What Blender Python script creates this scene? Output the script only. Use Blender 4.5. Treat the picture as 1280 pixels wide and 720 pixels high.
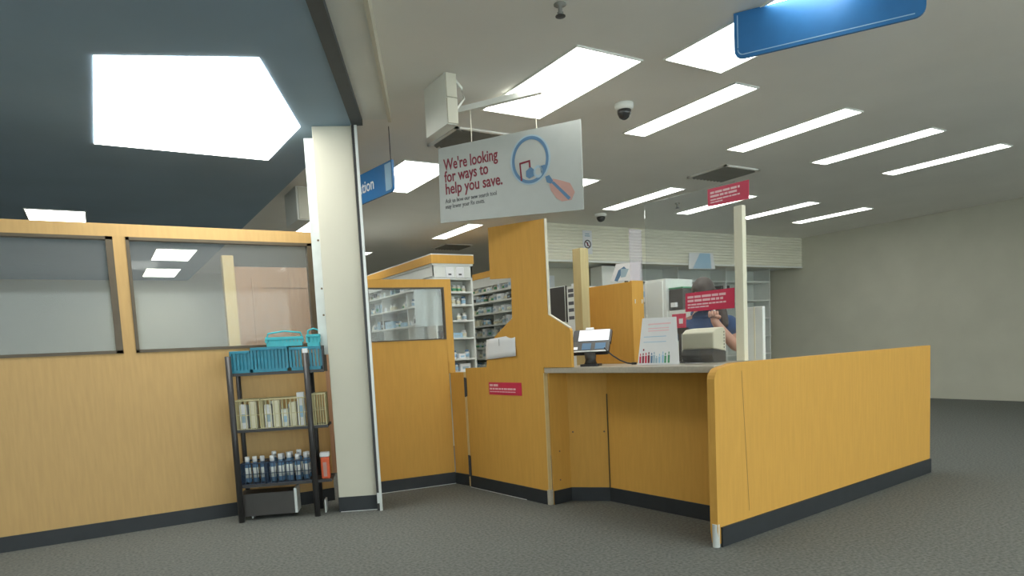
import bpy, bmesh, math, random
from mathutils import Vector, Matrix
random.seed(7)
for o in list(bpy.data.objects): bpy.data.objects.remove(o)
sc = bpy.context.scene
col = sc.collection

# ------------------------------------------------------------------ camera
FPX, PPY = 854.307, 512.08                      # focal length and principal point, px of 1280x720
RGT = Vector((0.85319651, -0.51919089, -0.04996543))
UPV = Vector((0.08935482, 0.05111268, 0.99468749))
FWD = Vector((0.51387882, 0.85312855, -0.09000137))
EYE = Vector((0, 0, 1.2))
cam = bpy.data.cameras.new('camera'); camo = bpy.data.objects.new('camera', cam); col.objects.link(camo)
cam.sensor_fit = 'HORIZONTAL'; cam.sensor_width = 36.0; cam.lens = FPX / 1280 * 36.0
cam.shift_y = (PPY - 360) / 1280
cam.clip_start = 0.05; cam.clip_end = 200
m = Matrix((RGT, UPV, -FWD)).transposed().to_4x4(); m.translation = EYE
camo.matrix_world = m
sc.camera = camo

# ------------------------------------------------------------------ daylight and exposure
LAMP = 9.0            # radiance of the fluorescent diffusers
w = bpy.data.worlds.new('daylight'); sc.world = w; w.use_nodes = True
w.node_tree.nodes['Background'].inputs[0].default_value = (0.86, 0.95, 1.0, 1)
w.node_tree.nodes['Background'].inputs[1].default_value = 7.0
vs = sc.view_settings
vs.view_transform = 'Standard'; vs.look = 'None'; vs.gamma = 1.0; vs.use_curve_mapping = False
vs.exposure = 0.0

# ------------------------------------------------------------------ pixel helpers (a pixel gives a direction only)
def ray(x, y): return RGT * ((x - 640) / FPX) - UPV * ((y - PPY) / FPX) + FWD
def at_z(x, y, z):
    d = ray(x, y); return EYE + d * ((z - EYE.z) / d.z)
def on_line(x, y, p, d):
    """hit of a pixel's ray with the vertical plane through p along d -> (distance along d, z)"""
    d = Vector((d[0], d[1], 0)).normalized(); n = Vector((-d.y, d.x, 0)); p = Vector((p[0], p[1], 0))
    r = ray(x, y); t = p.dot(n) / r.dot(n); h = EYE + r * t
    return (h - p).dot(d), h.z

# ------------------------------------------------------------------ materials
def lin(c):
    c = c / 255.0
    return c / 12.92 if c <= 0.04045 else ((c + 0.055) / 1.055) ** 2.4
def rgb(r, g, b): return (lin(r), lin(g), lin(b), 1)
MATS = {}
def mat(name, c, rough=0.5, metal=0.0, var=0.06, scale=12.0, stretch=(1, 1, 1), bump=0.0, bscale=None, spec=0.5, alpha=1.0, trans=0.0):
    if name in MATS: return MATS[name]
    m = bpy.data.materials.new(name); m.use_nodes = True; nt = m.node_tree; b = nt.nodes['Principled BSDF']
    b.inputs['Roughness'].default_value = rough; b.inputs['Metallic'].default_value = metal
    b.inputs['Specular IOR Level'].default_value = spec
    tc = nt.nodes.new('ShaderNodeTexCoord'); mp = nt.nodes.new('ShaderNodeMapping'); mp.inputs['Scale'].default_value = stretch
    nt.links.new(tc.outputs['Object'], mp.inputs['Vector'])
    nz = nt.nodes.new('ShaderNodeTexNoise'); nz.inputs['Scale'].default_value = scale; nz.inputs['Detail'].default_value = 5
    nt.links.new(mp.outputs[0], nz.inputs['Vector'])
    cr = nt.nodes.new('ShaderNodeValToRGB')
    lo = [max(0, v * (1 - var)) for v in c[:3]] + [1]; hi = [min(1, v * (1 + var)) for v in c[:3]] + [1]
    cr.color_ramp.elements[0].position = 0.3; cr.color_ramp.elements[1].position = 0.7
    cr.color_ramp.elements[0].color = lo; cr.color_ramp.elements[1].color = hi
    nt.links.new(nz.outputs['Fac'], cr.inputs[0]); nt.links.new(cr.outputs[0], b.inputs['Base Color'])
    if bump:
        n2 = nt.nodes.new('ShaderNodeTexNoise'); n2.inputs['Scale'].default_value = bscale or scale; n2.inputs['Detail'].default_value = 3
        nt.links.new(mp.outputs[0], n2.inputs['Vector'])
        bp = nt.nodes.new('ShaderNodeBump'); bp.inputs['Strength'].default_value = bump; bp.inputs['Distance'].default_value = 0.01
        nt.links.new(n2.outputs['Fac'], bp.inputs['Height']); nt.links.new(bp.outputs[0], b.inputs['Normal'])
    if trans: b.inputs['Transmission Weight'].default_value = trans
    MATS[name] = m; return m
def lamp_mat(name, c, s):
    m = bpy.data.materials.new(name); m.use_nodes = True; b = m.node_tree.nodes['Principled BSDF']
    b.inputs['Base Color'].default_value = (0.8, 0.8, 0.8, 1)
    b.inputs['Emission Color'].default_value = c; b.inputs['Emission Strength'].default_value = s
    MATS[name] = m; return m
def pane_mat(name, tint, refl):
    """thin clear sheet: see-through with a fresnel mirror on top"""
    m = bpy.data.materials.new(name); m.use_nodes = True; nt = m.node_tree; nt.nodes.clear()
    out = nt.nodes.new('ShaderNodeOutputMaterial'); tr = nt.nodes.new('ShaderNodeBsdfTransparent'); gl = nt.nodes.new('ShaderNodeBsdfGlossy')
    df = nt.nodes.new('ShaderNodeBsdfDiffuse'); df.inputs[0].default_value = (0.8, 0.8, 0.82, 1)
    mx0 = nt.nodes.new('ShaderNodeMixShader'); mx0.inputs[0].default_value = refl
    mx = nt.nodes.new('ShaderNodeMixShader'); fr = nt.nodes.new('ShaderNodeFresnel'); fr.inputs[0].default_value = 1.27
    tr.inputs[0].default_value = tint; gl.inputs['Roughness'].default_value = 0.03
    nt.links.new(tr.outputs[0], mx0.inputs[1]); nt.links.new(df.outputs[0], mx0.inputs[2])
    nt.links.new(fr.outputs[0], mx.inputs[0]); nt.links.new(mx0.outputs[0], mx.inputs[1]); nt.links.new(gl.outputs[0], mx.inputs[2])
    nt.links.new(mx.outputs[0], out.inputs[0]); MATS[name] = m; return m

M_carpet = mat('carpet', (0.165, 0.172, 0.158, 1), 0.95, var=0.30, scale=55, bump=0.5, bscale=260, spec=0.1)
M_ceil = mat('ceiling_paint', (0.84, 0.82, 0.77, 1), 0.9, var=0.03, scale=1.2, spec=0.2)
M_fascia = mat('fascia_paint', (0.80, 0.81, 0.76, 1), 0.85, var=0.03, scale=2)
M_wallp = mat('wall_paint', (0.62, 0.60, 0.50, 1), 0.85, var=0.04, scale=2)
M_blue = mat('soffit_blue_paint', (0.30, 0.42, 0.54, 1), 0.8, var=0.05, scale=1.5)
M_bluetrim = mat('soffit_dark_trim', rgb(72, 78, 82), 0.6, var=0.05)
M_white = mat('warm_white_paint', (0.63, 0.60, 0.49, 1), 0.6, var=0.02, scale=3)
M_alu = mat('brushed_aluminium', (0.70, 0.72, 0.70, 1), 0.4, metal=0.3, var=0.05, scale=30, stretch=(1, 1, 0.05))
M_maple = mat('maple_laminate', (0.65, 0.355, 0.078, 1), 0.55, var=0.04, scale=9, stretch=(5, 5, 0.5), spec=0.18)
M_maple2 = mat('aged_maple_laminate', (0.55, 0.35, 0.14, 1), 0.5, var=0.05, scale=9, stretch=(5, 5, 0.5), spec=0.3)
M_edge = mat('pale_edge_banding', (0.66, 0.50, 0.24, 1), 0.5, var=0.05)
M_olive = mat('pale_ash_wood', (0.48, 0.40, 0.20, 1), 0.55, var=0.08, scale=10, stretch=(5, 5, 0.4))
M_cove = mat('black_cove_base', (0.022, 0.026, 0.030, 1), 0.55, var=0.1)
M_top = mat('grey_counter_laminate', (0.44, 0.40, 0.33, 1), 0.35, var=0.07, scale=60)
M_dark = mat('dark_metal', (0.035, 0.033, 0.033, 1), 0.4, var=0.1)
M_black = mat('black_plastic', (0.018, 0.018, 0.020, 1), 0.35, var=0.05)
M_char = mat('charcoal_plastic', (0.06, 0.055, 0.05, 1), 0.45, var=0.05)
M_frame = mat('bronze_frame', (0.10, 0.075, 0.045, 1), 0.5, var=0.1)
M_shelf = mat('shelf_white_enamel', (0.72, 0.74, 0.70, 1), 0.45, var=0.02)
M_shelfback = mat('shelf_grey_back', (0.60, 0.63, 0.58, 1), 0.6, var=0.03)
M_paper = mat('white_paper', (0.78, 0.79, 0.80, 1), 0.8, var=0.015)
M_signw = mat('sign_board_white', (0.43, 0.45, 0.43, 1), 0.5, var=0.02)
M_red = mat('sticker_red', (0.62, 0.028, 0.085, 1), 0.4, var=0.03)
M_pink = mat('sticker_print_white', (0.85, 0.55, 0.58, 1), 0.5, var=0.02)
M_redink = mat('ink_dark_red', (0.22, 0.022, 0.04, 1), 0.6, var=0.03)
M_ink = mat('ink_grey', (0.10, 0.10, 0.11, 1), 0.6, var=0.03)
M_lblue = mat('ink_steel_blue', (0.10, 0.20, 0.33, 1), 0.6, var=0.04)
M_pblue = mat('ink_pale_blue', (0.35, 0.47, 0.55, 1), 0.6, var=0.04)
M_skinink = mat('ink_skin_tone', (0.50, 0.29, 0.25, 1), 0.6, var=0.05)
M_signblue = mat('sign_blue', (0.03, 0.17, 0.42, 1), 0.4, var=0.04)
M_signpale = mat('sign_pale_blue', (0.35, 0.55, 0.72, 1), 0.4, var=0.03)
M_teal = mat('teal_plastic', (0.015, 0.22, 0.32, 1), 0.35, var=0.1)
M_teal2 = mat('bright_teal_plastic', (0.03, 0.42, 0.48, 1), 0.35, var=0.1)
M_wireY = mat('cream_wire', (0.55, 0.50, 0.28, 1), 0.4, var=0.06)
M_wireN = mat('navy_wire', (0.02, 0.04, 0.08, 1), 0.4, var=0.06)
M_cream = mat('cream_plastic', (0.74, 0.70, 0.54, 1), 0.45, var=0.02)
M_amber = mat('amber_plastic', (0.50, 0.18, 0.03, 1), 0.3, var=0.05)
M_green = mat('green_print', (0.08, 0.30, 0.16, 1), 0.5, var=0.05)
M_orange = mat('orange_plastic', (0.75, 0.12, 0.04, 1), 0.4, var=0.05)
M_brown = mat('brown_wood_door', (0.42, 0.25, 0.15, 1), 0.45, var=0.12, scale=7, stretch=(6, 6, 0.5))
M_scrub = mat('navy_scrub_cloth', (0.025, 0.065, 0.17, 1), 0.85, var=0.12, scale=20)
M_skin = mat('skin', (0.56, 0.30, 0.22, 1), 0.55, var=0.05)
M_hair = mat('dark_brown_hair', (0.045, 0.030, 0.024, 1), 0.5, var=0.3, scale=40, stretch=(6, 6, 0.4))
M_slat = mat('beige_shutter_slat', (0.84, 0.82, 0.68, 1), 0.55, var=0.03, scale=3)
M_vent = mat('vent_grey', (0.24, 0.235, 0.21, 1), 0.6, var=0.05)
M_brass = mat('steel_screw', (0.18, 0.13, 0.08, 1), 0.4, metal=0.6, var=0.05)
M_lens = mat('smoked_dome', (0.03, 0.03, 0.03, 1), 0.08, var=0.02)
M_screen = lamp_mat('reflection_glow', (0.80, 0.87, 1.0, 1), 0.42)  # glow stands in for the ceiling reflected in the terminal screen
M_lamp = lamp_mat('fluorescent_diffuser', (0.99, 1.0, 0.94, 1), LAMP)
M_glass = pane_mat('window_glass', (0.93, 0.95, 0.93, 1), 0.10)
M_plexi = pane_mat('clear_acrylic', (0.97, 0.98, 0.98, 1), 0.04)
M_plexi2 = pane_mat('hazy_acrylic', (0.94, 0.91, 0.96, 1), 0.20)

# ------------------------------------------------------------------ mesh helpers
class MB:
    def __init__(s): s.v = []; s.f = []
    def add(s, vs, fs):
        k = len(s.v); s.v += [tuple(v) for v in vs]; s.f += [tuple(i + k for i in f) for f in fs]; return s
    def box(s, x0, x1, y0, y1, z0, z1):
        return s.add([(x0, y0, z0), (x1, y0, z0), (x1, y1, z0), (x0, y1, z0), (x0, y0, z1), (x1, y0, z1), (x1, y1, z1), (x0, y1, z1)],
                     [(0, 3, 2, 1), (4, 5, 6, 7), (0, 1, 5, 4), (1, 2, 6, 5), (2, 3, 7, 6), (3, 0, 4, 7)])
    def prism(s, pts, a, b):
        """pts: list of 3-vectors (a closed outline), extruded by the vector from a to b"""
        d = Vector(b) - Vector(a); n = len(pts)
        P = [Vector(p) for p in pts]; Q = [p + d for p in P]
        return s.add(P + Q, [tuple(range(n))[::-1], tuple(range(n, 2 * n))] + [(i, (i + 1) % n, n + (i + 1) % n, n + i) for i in range(n)])
    def tube(s, pts, r, seg=8, cap=True):
        P = [Vector(p) for p in pts]; R = r if isinstance(r, (list, tuple)) else [r] * len(P); rings = []
        for i, p in enumerate(P):
            t = (P[min(i + 1, len(P) - 1)] - P[max(i - 1, 0)]).normalized()
            a = t.cross(Vector((0, 0, 1)))
            if a.length < 1e-3: a = t.cross(Vector((1, 0, 0)))
            a.normalize(); b = t.cross(a)
            rings.append([p + (a * math.cos(q) + b * math.sin(q)) * R[i] for q in [2 * math.pi * k / seg for k in range(seg)]])
        vs = [v for rg in rings for v in rg]; fs = []
        for i in range(len(P) - 1):
            for k in range(seg):
                fs.append((i * seg + k, i * seg + (k + 1) % seg, (i + 1) * seg + (k + 1) % seg, (i + 1) * seg + k))
        if cap: fs += [tuple(range(seg))[::-1], tuple(range((len(P) - 1) * seg, len(P) * seg))]
        return s.add(vs, fs)
    def lathe(s, prof, c=(0, 0, 0), seg=14):
        vs = []; fs = []; n = len(prof)
        for k in range(seg):
            q = 2 * math.pi * k / seg
            for r, z in prof: vs.append((c[0] + r * math.cos(q), c[1] + r * math.sin(q), c[2] + z))
        for k in range(seg):
            for i in range(n - 1):
                a = k * n + i; b = ((k + 1) % seg) * n + i
                fs.append((a, b, b + 1, a + 1))
        fs += [tuple(k * n for k in range(seg))[::-1], tuple(k * n + n - 1 for k in range(seg))]
        return s.add(vs, fs)
    def mesh(s, name, material, smooth=False):
        me = bpy.data.meshes.new(name); me.from_pydata(s.v, [], s.f); me.update()
        bm = bmesh.new(); bm.from_mesh(me); bmesh.ops.recalc_face_normals(bm, faces=bm.faces); bm.to_mesh(me); bm.free()
        if material: me.materials.append(material)
        if smooth:
            for p in me.polygons: p.use_smooth = True
        return me
    def build(s, name, material, parent=None, bevel=0.0, smooth=False):
        o = bpy.data.objects.new(name, s.mesh(name, material, smooth)); col.objects.link(o)
        if parent: o.parent = parent
        if bevel:
            b = o.modifiers.new('bevel', 'BEVEL'); b.width = bevel; b.segments = 2; b.limit_method = 'ANGLE'; b.angle_limit = math.radians(40)
        if smooth:
            pass
        return o
def tag(o, label=None, cat=None, group=None, kind=None):
    if label: o['label'] = label
    if cat: o['category'] = cat
    if group: o['group'] = group
    if kind: o['kind'] = kind
    return o
def thing(name, label, cat, loc=(0, 0, 0), rz=0.0, group=None):
    o = bpy.data.objects.new(name, None); o.empty_display_size = 0.1; col.objects.link(o)
    o.location = (loc[0], loc[1], loc[2] if len(loc) > 2 else 0); o.rotation_euler = (0, 0, rz)
    return tag(o, label, cat, group)
def struct(o): o['kind'] = 'structure'; return o
def part(name, material, parent, *boxes, bevel=0.0):
    b = MB()
    for q in boxes: b.box(*q)
    return b.build(name, material, parent, bevel)
def copy_tree(o, parent=None):
    c = o.copy(); col.objects.link(c); c.parent = parent
    for ch in [k for k in bpy.data.objects if k.parent == o]: copy_tree(ch, c)
    return c
def text_mesh(txt, size, material, bold=0.0):
    cu = bpy.data.curves.new('txt', 'FONT'); cu.body = txt; cu.size = size; cu.offset = bold; cu.extrude = 0.0006; cu.resolution_u = 3
    to = bpy.data.objects.new('txt', cu); col.objects.link(to)
    dg = bpy.context.evaluated_depsgraph_get(); dg.update()
    me = bpy.data.meshes.new_from_object(to.evaluated_get(dg)); bpy.data.objects.remove(to); bpy.data.curves.remove(cu)
    me.materials.clear(); me.materials.append(material)
    return me
def lettering(txt, size, material, parent, x, y, z, width=None, bold=0.0, flip=False):
    """text standing upright in the parent's local xz plane, read from -y (or from +y when flipped)"""
    me = text_mesh(txt, size, material, bold)
    xs = [v.co.x for v in me.vertices]; k = 1.0
    if width: k = width / (max(xs) - min(xs))
    o = bpy.data.objects.new('lettering', me); col.objects.link(o); o.parent = parent
    o.location = (x, y, z); o.rotation_euler = (math.pi / 2, 0, math.pi if flip else 0); o.scale = (k, 1, 1)
    return o
def word_bars(parent, x0, x1, z, h, y, material, seed, name='print_line'):
    """an unreadable printed line: word-long bars"""
    rr = random.Random(seed); b = MB(); x = x0
    while x < x1 - h:
        wd = min(rr.uniform(1.6, 5.0) * h, x1 - x); b.box(x, x + wd, y - 0.0006, y, z, z + h); x += wd + h * 0.5
    return b.build(name, material, parent)

# ------------------------------------------------------------------ the shell
CEIL = 3.05
XL, XR, YF, YB = -7.0, 12.0, -4.5, 15.5
struct(part('floor', M_carpet, None, (XL, XR, YF, YB, -0.05, 0.0)))
struct(part('ceiling', M_ceil, None, (XL, XR, YF, YB, CEIL, CEIL + 0.05)))
struct(part('wall_far', M_wallp, None, (XL, XR, YB, YB + 0.1, 0, CEIL)))
struct(part('wall_right', M_wallp, None, (XR, XR + 0.1, YF, YB, 0, CEIL)))
struct(part('wall_left', M_wallp, None, (XL - 0.1, XL, YF, YB, 0, CEIL)))
# unseen store front behind the viewer; tall windows added between piers to daylight the ceiling
b = MB(); b.box(XL, XR, YF - 0.1, YF, 0, 0.45); b.box(XL, XR, YF - 0.1, YF, 2.75, CEIL)
for x in (XL, -3.3, 0.4, 4.1, 7.8, XR - 0.4): b.box(x, x + 0.4, YF - 0.1, YF, 0.45, 2.75)
struct(b.build('wall_front', M_wallp))
n = 0
for x in (XL + 0.4, -2.9, 0.8, 4.5, 8.2):
    n += 1; x1 = {1: -3.3, 2: 0.4, 3: 4.1, 4: 7.8, 5: XR - 0.4}[n]
    wn = struct(part('window_%d' % n, M_glass, None, (x, x1, YF - 0.055, YF - 0.045, 0.45, 2.75)))
    part('window_frame', M_alu, wn, (x, x + 0.05, YF - 0.08, YF - 0.02, 0.45, 2.75), (x1 - 0.05, x1, YF - 0.08, YF - 0.02, 0.45, 2.75),
         (x, x1, YF - 0.08, YF - 0.02, 0.45, 0.5), (x, x1, YF - 0.08, YF - 0.02, 2.7, 2.75))

# blue dropped soffit over the shop side, edge runs 24.9 degrees off the lamp grid, then straight back behind the pillar
SA = math.radians(24.9); SD = Vector((math.sin(SA), math.cos(SA), 0)); SN = Vector((math.cos(SA), -math.sin(SA), 0))
SOF = 2.90
def sp(s, lat, z): v = SD * s + SN * lat; return (v.x, v.y, z)
S_END = 5.30
e0 = sp(-4.4, -0.51, SOF); e1 = sp(S_END, -0.51, SOF)
MB().prism([e0, e1, (1.765, 5.45, SOF), (1.765, YB, SOF), (XL, YB, SOF), (XL, e0[1], SOF)], (0, 0, 0), (0, 0, CEIL - SOF)).build('ceiling_soffit', M_blue)
struct(bpy.data.objects['ceiling_soffit'])
struct(MB().prism([sp(-4.4, -0.51, SOF - 0.012), sp(S_END, -0.51, SOF - 0.012), sp(S_END, -0.43, SOF - 0.012), sp(-4.4, -0.43, SOF - 0.012)], (0, 0, 0), (0, 0, CEIL - SOF)).build('trim_1', M_bluetrim))
struct(MB().prism([sp(-4.4, -0.43, SOF + 0.03), sp(S_END, -0.43, SOF + 0.03), sp(S_END, -0.245, SOF + 0.03), sp(-4.4, -0.245, SOF + 0.03)], (0, 0, 0), (0, 0, CEIL - SOF - 0.03)).build('trim_2', M_fascia))
struct(MB().prism([sp(-4.4, -0.245, SOF + 0.018), sp(S_END + .03, -0.245, SOF + 0.018), sp(S_END + .03, -0.222, SOF + 0.018), sp(-4.4, -0.222, SOF + 0.018)], (0, 0, 0), (0, 0, CEIL - SOF - 0.018)).build('trim_3', M_white))

# ------------------------------------------------------------------ ceiling lamps
def troffer(x0, y0, x1, y1, label, z=CEIL, group='recessed ceiling lamps'):
    t = thing('ceiling_light', label, 'ceiling light', ((x0 + x1) / 2, (y0 + y1) / 2, z), 0, group)
    a, c = (x1 - x0) / 2, (y1 - y0) / 2
    part('diffuser', M_lamp, t, (-a + .012, a - .012, -c + .012, c - .012, -0.006, -0.001))
    part('frame', M_fascia, t, (-a, a, -c, -c + .012, -0.010, 0), (-a, a, c - .012, c, -0.010, 0), (-a, -a + .012, -c + .012, c - .012, -0.010, 0), (a - .012, a, -c + .012, c - .012, -0.010, 0))
    return t
WIDE = 'wide rectangular fluorescent ceiling panel with a glowing white diffuser'
SLIM = 'slim fluorescent ceiling panel glowing white, half as wide as the others'
SLIMS = {(4.17, 3.53): 'slim glowing ceiling panel beside the near dome camera', (5.50, 3.53): 'slim glowing ceiling panel just before the dark square vent', (4.82, 6.23): 'slim glowing ceiling panel half hidden behind the white hanging sign',
         (6.15, 6.22): 'slim glowing ceiling panel leading to the dome camera by the slatted wall', (7.46, 6.20): 'slim glowing ceiling panel behind the upper red notice', (4.86, 9.04): 'slim glowing ceiling panel above the wooden shelf header',
         (4.20, 12.0): 'slim glowing ceiling panel far behind the shelf bay', (6.00, 12.0): 'slim glowing ceiling panel close over the wooden shelf header'}
troffer(2.72, 3.52, 3.27, 4.76, 'wide glowing ceiling panel above the hanging white savings sign')
troffer(2.70, 6.25, 3.26, 7.50, 'wide glowing ceiling panel beyond the slotted air vent')
troffer(3.38, 2.22, 3.93, 3.455, 'wide glowing ceiling panel beside the blue sign with rounded corners')
troffer(2.65, 9.08, 3.26, 10.30, 'wide glowing ceiling panel over the far end of the shelves')
for x, y, l in ((4.17, 3.53, 1.26), (5.50, 3.53, 1.27), (6.83, 3.53, 1.27), (8.16, 3.53, 1.27), (4.82, 6.23, 1.30), (6.15, 6.22, 1.34), (7.46, 6.20, 1.27), (8.80, 6.20, 1.27), (10.1, 6.20, 1.27),
                (4.86, 9.04, 1.32), (4.20, 12.0, 1.2), (6.00, 12.0, 1.2), (7.9, 12.0, 1.2), (9.4, 12.0, 1.2), (8.6, 10.1, 1.2), (10.0, 10.1, 1.2)):  # panels hidden behind the slatted wall are added to lighten the far ceiling
    troffer(x, y, x + 0.26, y + l, SLIMS.get((x, y), SLIM))
for x in (3.38, 5.4, 7.6): troffer(x, -0.4, x + 0.56, 0.82, WIDE)
for x in (0.6, 3.38, 6.2, 9.0): troffer(x, -3.6, x + 0.56, -2.38, WIDE)
# lamp set into the blue soffit, corner cut to the soffit's own angle
lp = thing('ceiling_light', 'angular glowing ceiling panel let into the blue soffit', 'ceiling light', (1.44, 5.21, SOF), 0, 'recessed ceiling lamps')
MB().prism([(0, 0, -.006), (-0.50, -1.08, -.006), (-1.3, -0.75, -.006), (-1.3, 0.95, -.006), (-0.03, 0.95, -.006)], (0, 0, 0), (0, 0, .005)).build('diffuser', M_lamp, lp)
for (x, y) in ((-2.6, 4.2), (-2.2, 0.5), (-4.8, 2.4), (-3.5, -2.5), (-0.5, 8.8), (-3.4, 8.8), (0.9, 11.3), (0.9, 13.6)):  # deepest panels are unseen extras added to light the far end
    troffer(x, y, x + 0.56, y + 1.22, 'wide glowing ceiling panel in the blue soffit', SOF)

# ------------------------------------------------------------------ ceiling fittings
def vent(x0, y0, s, label):
    t = thing('air_vent', label, 'vent', (x0 + s / 2, y0 + s / 2, CEIL), 0, 'ceiling air vents'); a = s / 2
    part('frame', M_ceil, t, (-a, a, -a, -a + .03, -.015, 0), (-a, a, a - .03, a, -.015, 0), (-a, -a + .03, -a, a, -.015, 0), (a - .03, a, -a, a, -.015, 0))
    part('backing', M_vent, t, (-a + .03, a - .03, -a + .03, a - .03, -.004, -0.001))
    me = None
    for k in range(9):
        x = -a + .06 + k * (s - .12) / 8
        if me is None: me = MB().prism([(-.014, -a + .03, -.012), (.014, -a + .03, -.030), (.017, -a + .03, -.028), (-.011, -a + .03, -.010)], (0, 0, 0), (0, s - .06, 0)).mesh('louver', M_vent)
        o = bpy.data.objects.new('louver', me); col.objects.link(o); o.parent = t; o.location = (x, 0, 0)
vent(2.72, 5.19, 0.56, 'square grey louvred air vent behind the white ceiling box')
vent(5.98, 5.22, 0.56, 'square dark louvred air vent above the red acrylic screen notice')
vent(5.33, 10.8, 0.56, 'square dark louvred air vent above the shelf bay end')
# white box hung from the ceiling
t = thing('ceiling_box', 'slim white box fixed under the ceiling beside the hanging sign', 'ceiling box', (2.16, 4.23, CEIL), 0)
part('housing', M_fascia, t, (-.005, .075, 0, .34, -.335, -.0), bevel=.004)
part('front_cover', M_white, t, (-.004, .074, -.014, -0.0005, -.33, -.165), (-.004, .074, -.014, -.0005, -.160, -.004), bevel=.003)
MB().tube([(.085, .05, -.005), (.15, .06, -.06), (.165, .06, -.13), (.11, .06, -.20), (.075, .06, -.205)], .008).build('conduit', M_fascia, t, smooth=True)
# grey box hung further back, left of the pillar
q = at_z(372, 238, 3.03)
t = thing('ceiling_box', 'grey boxy unit hung under the ceiling behind the white pillar', 'ceiling box', (2.02, 7.6, CEIL), 0)
part('housing', M_fascia, t, (-.02, .14, 0, .5, -.36, 0), bevel=.006); part('front_cover', M_wallp, t, (0.0, .12, -.012, -.0005, -.35, -.01), bevel=.004)
# dome cameras
def dome_cam(x, y, r, label):
    t = thing('dome_camera', label, 'camera', (x, y, CEIL), 0, 'ceiling dome cameras')
    MB().lathe([(r, 0), (r, -.025), (r * .93, -.04), (r * .75, -.048)], seg=20).build('collar', M_fascia, t, smooth=True)
    MB().lathe([(r * .74, -.046), (r * .70, -.075), (r * .5, -.105), (r * .2, -.118), (.001, -.12)], seg=20).build('dome', M_lens, t, smooth=True)
dome_cam(3.70, 4.22, .075, 'white dome camera on the ceiling beside the slim lamp nearest the hanging sign')
dome_cam(6.37, 7.84, .085, 'white dome camera on the ceiling in front of the slatted wall')
def sprinkler(x, y, label):
    t = thing('sprinkler', label, 'sprinkler', (x, y, CEIL), 0, 'ceiling sprinklers')
    MB().lathe([(.035, 0), (.035, -.006), (.012, -.010), (.012, -.04), (.018, -.045), (.006, -.06)], seg=12).build('body', M_vent, t, smooth=True)
    MB().lathe([(.028, -.062), (.028, -.066), (.004, -.068)], seg=12).build('deflector', M_dark, t)
sprinkler(2.334, 3.154, 'small grey sprinkler head in front of the wide lamp by the hanging sign')
sprinkler(6.97, 6.93, 'small grey sprinkler head between two slim lamps')

# ------------------------------------------------------------------ hanging savings sign
BA = at_z(572, 133, 3.03); BD = (0.34, -0.573)
bd = Vector((BD[0], BD[1], 0)).normalized(); brz = math.atan2(bd.y, bd.x)
t = thing('sign_hanger', 'thin pale hanger rail across the wide lamp holding the white sign', 'rail', (BA.x, BA.y, 3.0), brz)
part('rail', M_fascia, t, (-.02, .70, -.020, .020, -0.022, 0.018))
for x, zb in ((.106, 2.70), (.646, 2.72)):
    MB().tube([(x, 0, -.022), (x, 0, zb - 3.0)], .0035, 6).build('cord', M_white, t)
SG = (BA.x, BA.y)
def sg(x, y): return on_line(x, y, SG, BD)
t = thing('hanging_sign', 'white hanging sign with dark red lettering and a magnifying glass picture', 'sign', (BA.x, BA.y, 0), brz)
cs = [sg(548, 186), sg(551, 279), sg(730, 262), sg(726, 149)]
MB().prism([(c[0], -.004, c[1]) for c in cs], (0, 0, 0), (0, .008, 0)).build('board', M_signw, t)
Y = -.0055
for txt, pa, pb in (("We're looking", (555.5, 213.5), (623, 199)), ('for ways to', (556.5, 228.5), (611, 216)), ('help you save.', (557.5, 243.5), (628, 230))):
    a, c = sg(*pa), sg(*pb)
    o = lettering(txt, .118, M_redink, t, a[0], Y, a[1], width=c[0] - a[0], bold=.002)
    o.rotation_euler = (math.pi / 2, -math.atan2(c[1] - a[1], c[0] - a[0]) * 0.6, 0)
for txt, pa, pb in (('Ask us how our new search tool', (557.5, 254.5), (621, 242)), ('may lower your Rx costs.', (557.5, 261.5), (606, 252))):
    a, c = sg(*pa), sg(*pb)
    lettering(txt, .046, M_ink, t, a[0], Y, a[1], width=c[0] - a[0])
c = sg(663, 200); rx = (sg(686, 200)[0] - sg(640, 200)[0]) / 2; rzv = .165
def ring(cx, cz, r0x, r0z, r1x, r1z, y, name, material, seg=40):
    b = MB(); vs = []; fs = []
    for k in range(seg):
        q = 2 * math.pi * k / seg
        vs += [(cx + r0x * math.cos(q), y, cz + r0z * math.sin(q)), (cx + r1x * math.cos(q), y, cz + r1z * math.sin(q)), (cx + r0x * math.cos(q), y + .001, cz + r0z * math.sin(q)), (cx + r1x * math.cos(q), y + .001, cz + r1z * math.sin(q))]
    for k in range(seg):
        i = 4 * k; j = 4 * ((k + 1) % seg); fs += [(i, j, j + 1, i + 1), (i + 2, i + 3, j + 3, j + 2), (i, i + 2, j + 2, j), (i + 1, j + 1, j + 3, i + 3)]
    return b.add(vs, fs).build(name, material, t)
ring(c[0], c[1], rx * .86, rzv * .86, rx, rzv, Y - .0005, 'lens_rim', M_lblue)
ring(c[0], c[1], rx * 1.0, rzv * 1.0, rx * 1.09, rzv * 1.06, Y, 'lens_halo', M_pblue)
def flat(pts, material, name, y=Y - .001):
    b = MB(); P = [sg(*p) for p in pts]
    return b.prism([(p[0], y, p[1]) for p in P], (0, 0, 0), (0, .001, 0)).build(name, material, t)
flat([(649.5, 204), (651, 203.5), (653.5, 226), (651.5, 226.5)], M_redink, 'printed_mark')
flat([(649.5, 204), (663, 200), (663, 202.2), (650.5, 206)], M_redink, 'printed_mark')
flat([(661, 201), (663, 200), (663.7, 209), (662, 210)], M_redink, 'printed_mark')
flat([(658, 214), (664, 209), (668, 212), (668, 220), (662, 223.5), (658, 221)], M_lblue, 'printed_mark')
cc = sg(673, 214.5); ring(cc[0], cc[1], .022, .026, .038, .044, Y - .001, 'printed_mark', M_pblue, 20)
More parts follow.
